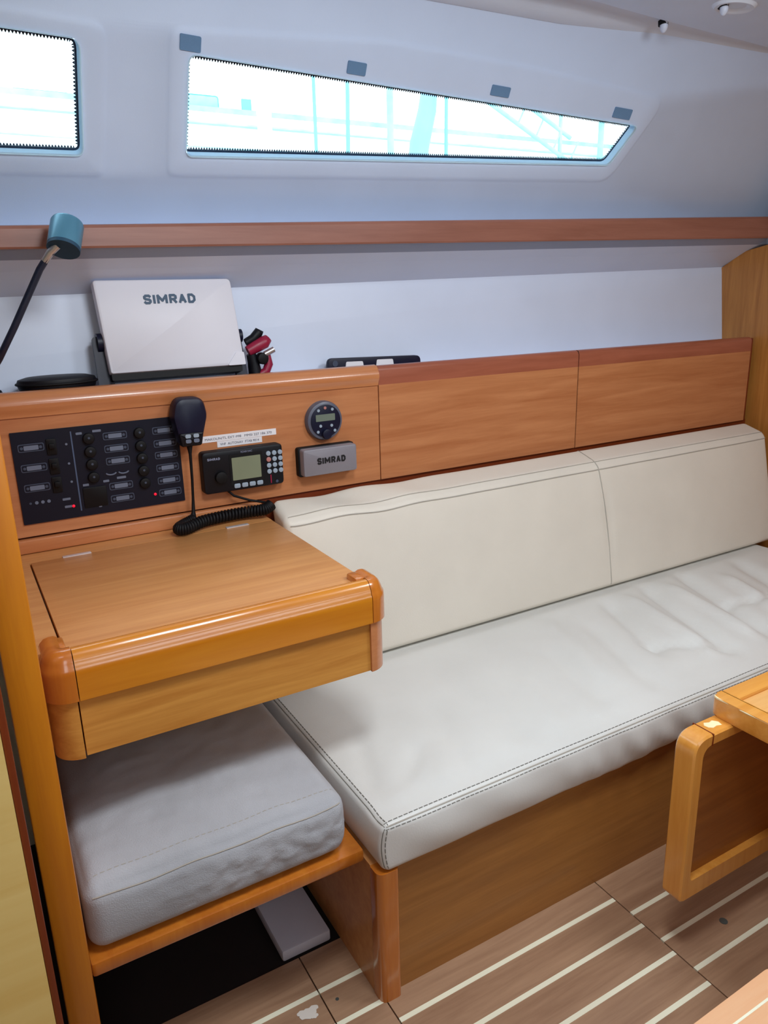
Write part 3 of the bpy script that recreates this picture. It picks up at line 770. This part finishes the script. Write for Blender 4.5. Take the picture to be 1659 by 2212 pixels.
# ================================================================== instruments on the panel
def onpanel(name, x0, x1, z0, z1, depth, r, mat, parent, bev=0., y=Y): return plate(name, rrect(x0, x1, z0, z1, r), y-depth, y, mat, parent, bev=bev)
# ---- switch panel
sw = thing('switch_panel', (.30, Y, .935), 'black electrical switch panel with rows of label plates and red lights', 'switch panel')
onpanel('face_plate', .107, .4935, .936, 1.157, .004, .002, 'panelblk', sw)
yf = Y-.004
box('divider_line', .2365, .2395, yf-.0006, yf, .951, 1.147, 'greyline', sw)
def lab(xc, zc, wx=.057, hz=.0185):
    o = plate('label_plate', rrect(xc-wx/2, xc+wx/2, zc-hz/2, zc+hz/2, .005), yf-.0012, yf, 'labelgrey', sw)
    plate('label_inlay', rrect(xc-wx/2+.002, xc+wx/2-.002, zc-hz/2+.002, zc+hz/2-.002, .004), yf-.0016, yf, 'panelblk', o)
    plate('label_insert', rrect(xc-wx*.28, xc+wx*.28, zc-hz*.30, zc+hz*.28, .002), yf-.002, yf, 'labelmid', o)
    for s in (-1, 1): disc('screw', (xc+s*wx*.36, yf-.0010, zc), (0, -1, 0), .0034, .0012, 'labelgrey', o, seg=12)
for z in (1.119, 1.071, 1.023): lab(.148, z)
for z in (1.126, 1.0945, 1.0635, 1.000, .968): lab(.338, z)
for z in (1.126, 1.093, 1.063, 1.030, .997, .965): lab(.457, z, .057)
for z in (1.116, 1.069, 1.024):
    o = onpanel('breaker_switch', .181, .203, z-.019, z+.019, .004, .003, 'black2', sw, bev=.001, y=yf)
    onpanel('toggle', .186, .198, z-.004, z+.008, .012, .002, 'black2', o, bev=.001, y=yf)
    disc('indicator', (.225, yf, z+.002), (0, -1, 0), .0028, .0012, 'labelmid', sw, seg=12)
for xs in (.276, .396):
    for z in (1.126, 1.0935, 1.062, 1.030, .998):
        if xs < .3 and z < 1.0: continue
        o = disc('fuse_cap', (xs, yf, z), (0, -1, 0), .0135, .010, 'black2', sw, seg=20, bev=.003)
        disc('cap_centre', (xs, yf-.0098, z+.002), (0, -1, 0), .0028, .001, 'labelgrey', o, seg=10)
onpanel('meter_window', .247, .302, .956, 1.006, .003, .003, 'black2', sw, bev=.001, y=yf)
for k in range(4): disc('indicator', (.128+.0135*k, yf, .9865), (0, -1, 0), .0040 if k else .0028, .0012, 'labelmid' if k else 'labelgrey', sw, seg=12)
for x, z, wx in ((.208, .985, .018), (.210, .966, .017), (.256, 1.140, .014), (.297, 1.142, .020), (.256, 1.013, .014), (.304, 1.016, .014), (.341, 1.020, .022), (.283, .9555, .007)):
    plate('small_label', rrect(x-wx/2, x+wx/2, z-.0028, z+.0028, .0015), yf-.001, yf, 'labelmid', sw)
bm = bmesh.new()
for k in range(2):
    pts = [(.318+.03*k+.012*math.sin(a), yf-.001, 1.036-.006*math.cos(a)) for a in [(-1.4+2.8*i/10) for i in range(11)]]
    tube_bm(bm, pts, .0018, 5)
finish('arc_print', bm, 'labelmid', sw)
for x, z in ((.2215, .9655), (.4185, .9645)): disc('red_light', (x, yf, z), (0, -1, 0), .0036, .003, 'redled', sw, seg=16, bev=.0015)

# ---- marine radio
vh = thing('marine_radio', (.65, Y, .945), 'black marine radio with grey-green screen and round keys below the label tapes', 'radio')
onpanel('body', .540, .764, .947, 1.059, .030, .012, 'black', vh, bev=.006)
yv = Y-.030
onpanel('screen_frame', .612, .704, .962, 1.046, .0012, .003, 'black2', vh, y=yv)
onpanel('screen', .618, .698, .976, 1.037, .0020, .002, 'lcd', vh, y=yv)
for r_ in range(4):
    for c_ in range(3):
        disc('key', (.7215+.0168*c_, yv, 1.0365-.0165*r_), (0, -1, 0), .0066, .003, 'keyred' if (r_, c_) == (1, 0) else 'keywhite', vh, seg=16, bev=.001)
for k in range(4): onpanel('soft_key', .620+.0213*k, .637+.0213*k, .9545, .9665, .003, .004, 'keywhite', vh, bev=.001, y=yv)
disc('volume_knob', (.585, yv, .990), (0, -1, 0), .016, .012, 'black2', vh, seg=24, bev=.003)
box('red_mark', .7235, .7265, yv-.001, yv, .954, .977, 'red', vh)
disc('jack', (.742, yv, .957), (0, -1, 0), .004, .001, 'labelgrey', vh, seg=14)
block_text('maker_name', 'SIMRAD', .5535, 1.0365, yv-.0003, .034, .0065, 'textgrey', vh)
text('model_text', 'RD68 DSC', .645, 1.0475, yv-.0003, .032, .0050, 'textgrey', vh, bold=.012)
# ---- two label tapes
for nm, x0_, x1_, z0_, z1_, body, tw, lb in (('label_tape', .553, .760, 1.0795, 1.0965, 'MAKOUN/TL EXT-998   MMSI 227 186 370', .186, 'longer upper white label tape on the wooden panel above the radio'), ('label_tape', .593, .718, 1.0635, 1.0790, 'VHF  AUTONAV  FTAB 9014', .108, 'shorter lower white label tape directly on top of the radio')):
    o = thing(nm, ((x0_+x1_)/2, Y, z0_), lb, 'label', 'label tapes above the radio')
    box('tape', x0_, x1_, Y-.0010, Y, z0_, z1_, 'labelwhite', o)
    text('lettering', body, x0_+.008, z0_+.0048, Y-.0011, tw, .0062, 'textlab', o)
# ---- fist microphone on its hook with a coiled cord
mi = thing('fist_microphone', (.515, 1.87, 1.09), 'dark fist microphone hanging on the panel over the switch panel edge', 'microphone')
mp = rpoly([(.482, 1.091), (.540, 1.091), (.560, 1.160), (.552, 1.206), (.481, 1.208), (.470, 1.160)], [.010, .010, .05, .03, .03, .04], 6)
plate('body', mp, 1.862, 1.902, 'navy', mi, bev=.014)
plate('lower_grip', rpoly([(.485, 1.086), (.537, 1.086), (.545, 1.122), (.479, 1.122)], .008, 5), 1.858, 1.896, 'black', mi, bev=.008)
for i in range(2):
    for j in range(2): onpanel('key', .4945+.0205*i, .5085+.0205*i, 1.096+.0125*j, 1.1055+.0125*j, .002, .004, 'labelmid' if j == 0 else 'keywhite', mi, y=1.858)
box('hook', .505, .520, 1.900, 1.921, 1.12, 1.15, 'black2', mi, r=.003)
strn = [(.508, 1.876, 1.090), (.507, 1.874, 1.065), (.5055, 1.874, 1.0), (.504, 1.878, .95), (.502, 1.880, .912), (.496, 1.872, .888)]
tube('cable', strn, [.0085, .0040, .0036, .0036, .005, .011], 'black2', mi)
cp = []
N = 620
pathc = [(.500, 1.874, .892), (.470, 1.868, .884), (.452, 1.845, .883), (.470, 1.838, .884), (.520, 1.866, .886), (.580, 1.880, .886), (.640, 1.880, .887), (.690, 1.866, .890), (.712, 1.868, .900)]
def cat(P, t):
    n = len(P)-1; f = t*n; i = min(int(f), n-1); u = f-i
    p0, p1, p2, p3 = (Vector(P[max(i-1, 0)]), Vector(P[i]), Vector(P[i+1]), Vector(P[min(i+2, n)]))
    return .5*((2*p1)+(p2-p0)*u+(2*p0-5*p1+4*p2-p3)*u*u+(3*p1-p0-3*p2+p3)*u**3)
for i in range(N+1):
    t = i/N; c = cat(pathc, t); d = (cat(pathc, min(1, t+.004))-cat(pathc, max(0, t-.004))).normalized()
    s = d.cross(Vector((0, 0, 1))).normalized(); u = s.cross(d); a = t*2*math.pi*52
    cp.append(c+(s*math.cos(a)+u*math.sin(a))*.0125)
tube('coiled_cord', cp, .0042, 'black2', mi, seg=6)
tube('cord_tail', [tuple(cp[-1]), (.700, 1.880, .905), (.660, 1.892, .915), (.620, 1.900, .932), (.603, 1.904, .950)], .0034, 'black2', mi)
# ---- round stereo remote
stc = (.902, Y, 1.104)
sr = thing('stereo_remote', stc, 'round black stereo control with small display on the wooden panel', 'stereo')
disc('bezel', (.902, Y, 1.104), (0, -1, 0), .0555, .020, 'bezel', sr, seg=48, bev=.010)
disc('face', (.902, Y-.019, 1.104), (0, -1, 0), .0455, .0035, 'navy', sr, seg=48, bev=.001)
ys = Y-.0225
onpanel('display', .871, .930, 1.1045, 1.1235, .001, .002, 'lcd2', sr, y=ys)
o = disc('knob', (.901, ys, 1.068), (0, -1, 0), .0145, .010, 'navy', sr, seg=28, bev=.003)
for k, (x, z) in enumerate(((.880, 1.135), (.9005, 1.141), (.9225, 1.1355), (.8845, 1.0915), (.9185, 1.0905), (.876, 1.0755), (.928, 1.0755))):
    disc('button', (x, ys, z), (0, -1, 0), .0042, .0015, 'keyred' if k == 1 else 'keywhite', sr, seg=14)
# ---- covered instrument
ci = thing('covered_instrument', (.90, Y, .955), 'grey plastic sun cover lettered SIMRAD on a black instrument below the round stereo', 'instrument')
onpanel('base', .813, .988, .953, 1.036, .018, .008, 'black2', ci, bev=.002)
o = plate('sun_cover', rrect(.818, .985, .957, 1.0335, .008), Y-.044, Y-.016, 'greycover', ci, bev=.006)
block_text('lettering', 'SIMRAD', .859, .9885, Y-.0446, .088, .0185, 'textblack', o)

# ================================================================== things on the ledge behind the panel
LZ = 1.20
# ---- large display under a white cover, leaning back
ds = thing('chart_display', (.535, 1.985, LZ), 'large white display cover lettered SIMRAD leaning on the ledge', 'display', rot=(math.radians(-12.5), 0, 0))
def dplate(name, poly, ya, yb, mat, par=None, bev=0.): return plate(name, poly, ya, yb, mat, par or ds, bev=bev, local=True)
cvp = rpoly([(-.174, .066), (.178, .066), (.171, .297), (-.183, .298)], [.008, .010, .014, .010], 5)
cv = dplate('cover', cvp, -.010, .018, 'coverwhite', bev=.006)
block_text('lettering', 'SIMRAD', -.066, .2345, -.0106, .134, .0245, 'textdark', cv, local=True)
dplate('corner_flap', rpoly([(.128, .0665), (.1785, .0665), (.1775, .100), (.156, .100)], .003, 3), -.0125, -.006, 'coverwhite', cv)
dplate('housing', rrect(-.170, .172, .052, .280, .01), .016, .060, 'black')
dplate('lower_edge', rrect(-.172, .17, .050, .068, .004), -.004, .02, 'black2')
dplate('bracket_arm', rpoly([(-.202, .002), (-.160, .002), (-.172, .165), (-.200, .165)], .008, 4), .02, .034, 'navy')
dplate('bracket_arm', rpoly([(.160, .002), (.192, .002), (.186, .150), (.160, .150)], .008, 4), .02, .034, 'navy')
for s in (-1, 1):
    bm = bmesh.new(); tube_bm(bm, [(s*.172, .026, .150), (s*.190, .026, .150)], .024 if s < 0 else .018, 16)
    finish('bracket_knob', bm, 'navy', ds, smooth=True, local=True)
dplate('bracket_base', rrect(-.19, .19, .0, .012, .003), -.01, .06, 'black2')
# ---- red and black tool beside the display
tl = thing('folded_tool', (.775, 2.01, LZ), 'small red and black folded hand tool standing right of the display cover', 'tool')
tube('red_handle', [(.728, 2.006, 1.300), (.752, 2.004, 1.311), (.776, 2.002, 1.322), (.788, 2.002, 1.332)], [.014, .0165, .0175, .012], 'red', tl, seg=12)
tube('black_head', [(.728, 2.018, 1.322), (.750, 2.016, 1.332), (.765, 2.014, 1.348), (.775, 2.012, 1.343)], [.011, .013, .014, .008], 'black', tl, seg=12)
tube('red_lower_handle', [(.757, 2.004, 1.235), (.776, 2.003, 1.243), (.785, 2.003, 1.262), (.783, 2.004, 1.288)], [.010, .012, .012, .009], 'red', tl, seg=12)
tube('black_grip', [(.745, 2.012, LZ), (.748, 2.012, 1.235), (.744, 2.012, 1.270), (.738, 2.010, 1.292)], [.020, .019, .016, .013], 'black', tl, seg=12)
disc('black_pivot', (.765, 2.008, 1.279), (0, -1, 0), .016, .022, 'black2', tl, seg=18, bev=.004)
tube('metal_pin', [(.772, 1.994, 1.290), (.798, 1.990, 1.302)], .008, 'metal', tl, seg=12)
# ---- low black round case
bk = thing('black_round_case', (.236, 2.005, LZ), 'low black round case lying on the ledge left of the display', 'case')
bm = bmesh.new(); prof = [(.040, 0), (.060, .0), (.072, .020), (.088, .045), (.0915, .058), (.088, .066), (.070, .071), (.03, .073)]
rings = [[bm.verts.new((.236+r*math.cos(k*math.pi/20), 2.005+r*.62*math.sin(k*math.pi/20), LZ+h)) for k in range(40)] for r, h in prof]
for A, B in zip(rings, rings[1:]):
    for k in range(40): bm.faces.new((A[k], A[(k+1) % 40], B[(k+1) % 40], B[k]))
bm.faces.new(rings[0]); bm.faces.new(rings[-1])
finish('shell', bm, 'black', bk, smooth=True)
tube('rim', [(.236+.092*math.cos(k*math.pi/20), 2.005+.0575*math.sin(k*math.pi/20), LZ+.056) for k in range(41)], .003, 'black2', bk)
# ---- black frame with pale windows
fr = thing('black_rack', (1.145, 2.035, LZ), 'low black plastic rack with pale openings behind the panel top', 'rack')
fp = rpoly([(.982, LZ), (1.305, LZ), (1.305, 1.252), (.982, 1.262)], [.004, .004, .018, .018], 5)
plate('frame', fp, 2.032, 2.046, 'navy', fr, bev=.003)
for xa in (1.035, 1.140): plate('pale_opening', rpoly([(xa, 1.212), (xa+.068, 1.212), (xa+.062, 1.2475), (xa+.006, 1.249)], .005, 4), 2.0305, 2.034, 'labelwhite', fr)
disc('corner_screw', (1.004, 2.033, 1.246), (0, -1, 0), .009, .003, 'labelgrey', fr, seg=16)
# ---- gooseneck lamp
gl = thing('gooseneck_lamp', (.075, 1.965, LZ), 'flexible chart lamp with teal cylinder head on a dark gooseneck', 'lamp')
disc('base', (.075, 1.985, LZ), (0, 0, 1), .038, .052, 'black2', gl, seg=28, bev=.01)
tube('gooseneck', [(.075, 1.985, 1.25), (.080, 1.950, 1.275), (.095, 1.905, 1.302), (.110, 1.872, 1.328), (.149, 1.855, 1.395), (.184, 1.845, 1.458), (.214, 1.835, 1.512), (.236, 1.822, 1.543), (.252, 1.815, 1.557), (.264, 1.830, 1.571)], [.0075]*10, 'stalk', gl, seg=10)
ax = Vector((.30, .46, .84)).normalized()
hd = Vector((.266, 1.818, 1.557))
h = disc('head', hd, ax, .034, .062, 'teal', gl, seg=36, bev=.006)
disc('head_face', hd-ax*.008, ax, .0338, .0085, 'tealdark', h, seg=36)
tube('chrome_collar', [(.225, 1.829, 1.528), (.238, 1.821, 1.546), (.253, 1.8135, 1.559)], .0082, 'metal', gl, seg=10)

# ================================================================== outside the windows
nb = thing('neighbour_boat', (2.0, 6.4, -.6), 'white neighbouring boat with pale blue deck band seen through the windows', 'boat')
def hullp(x): return [(6.0, -.6), (5.9, 2.0), (5.95, 2.70), (6.05, 2.76), (8.0, 2.76), (8.0, -.6)]
prof_x2('topsides', hullp(0), hullp(0), -6, 9.5, 'hull', nb)
box('rub_rail', -6, 9.5, 5.88, 5.96, 2.65, 2.662, 'cyan2', nb)
box('rub_rail', -6, 9.5, 5.88, 5.92, 2.49, 2.497, 'cyan2', nb)
box('deck_band', -6, 9.5, 6.3, 6.5, 2.76, 2.855, 'cyan', nb)
box('cabin_side', .2, 3.3, 6.6, 7.8, 2.76, 3.02, 'hull', nb, r=.03)
box('cabin_window', 1.95, 2.30, 6.58, 6.60, 2.88, 3.0, 'cyan', nb, r=.02)
box('cabin_window', .75, 1.15, 6.58, 6.60, 2.84, 2.92, 'cyan', nb, r=.02)
box('cabin_window', 2.50, 2.58, 6.58, 6.60, 2.86, 3.0, 'steel', nb)
ms = tag(tube('mast', [(2.36, 5.8, -.6), (2.38, 5.8, 7.0)], .055, 'hull', seg=14, origin=(2.36, 5.8, -.6)), 'thick white mast outside, seen in the left part of the long window', 'mast')
for xa, xb, r_, lb in ((2.10, 2.12, .011, 'thin dark shroud outside, first of the pair left of the window middle'), (2.25, 2.37, .013, 'thin slanting shroud outside, second of the pair left of the window middle'), (3.02, 3.05, .012, 'thin dark shroud outside beside the grey fender')):
    tag(tube('shroud', [(xa, 4.4, -.3), (xb+.4*(xb-xa), 4.4, 5.5)], r_, 'steel', origin=(xa, 4.4, -.3)), lb, 'rigging', 'shrouds outside the window')
tag(tube('dock_post', [(3.33, 5.6, -.6), (3.345, 5.6, 5.0)], .028, 'cyan', origin=(3.33, 5.6, -.6)), 'pale blue upright post outside near the middle of the long window', 'post')
fd = thing('fender_board', (2.92, 4.5, 1.9), 'grey-blue curved fender hanging outside the long window', 'fender')
tube('body', [(2.86, 4.5, 1.95), (2.87, 4.5, 2.15), (2.90, 4.5, 2.35), (2.96, 4.5, 2.55), (2.99, 4.5, 2.75)], [.03, .06, .065, .06, .05], 'greyblue', fd, seg=14)
tube('line', [(2.99, 4.5, 2.75), (3.0, 4.5, 4.0)], .008, 'steel', fd)
gw = thing('gangway', (5.0, 5.6, -.6), 'pale metal gangway with cross bracing outside the right part of the window', 'gangway')
for z in (0, .20):
    tube('rail', [(4.01, 5.6, 3.06+z), (5.22, 5.6, 2.52+z)], .020, 'cyan', gw)
for k in range(7):
    t = k/6; x = 4.01+1.21*t; z = 3.06-.54*t
    tube('brace', [(x, 5.6, z), (x+.1, 5.6, z+.18)], .009, 'cyan', gw, seg=6)
tube('stanchion', [(5.57, 5.6, -.6), (5.6, 5.6, 3.3)], .028, 'cyan', gw); tube('stanchion', [(5.09, 5.6, -.6), (5.10, 5.6, 2.9)], .018, 'cyan', gw)
tag(box('quay', -30, 40, 2.6, 40, -1.0, -.6, 'quay', origin=(0, 10, -.8)), 'pale concrete quay outside below the windows', 'quay')
for o in S.objects:
    if o.type == 'MESH' and o.name.startswith('quay'): pass
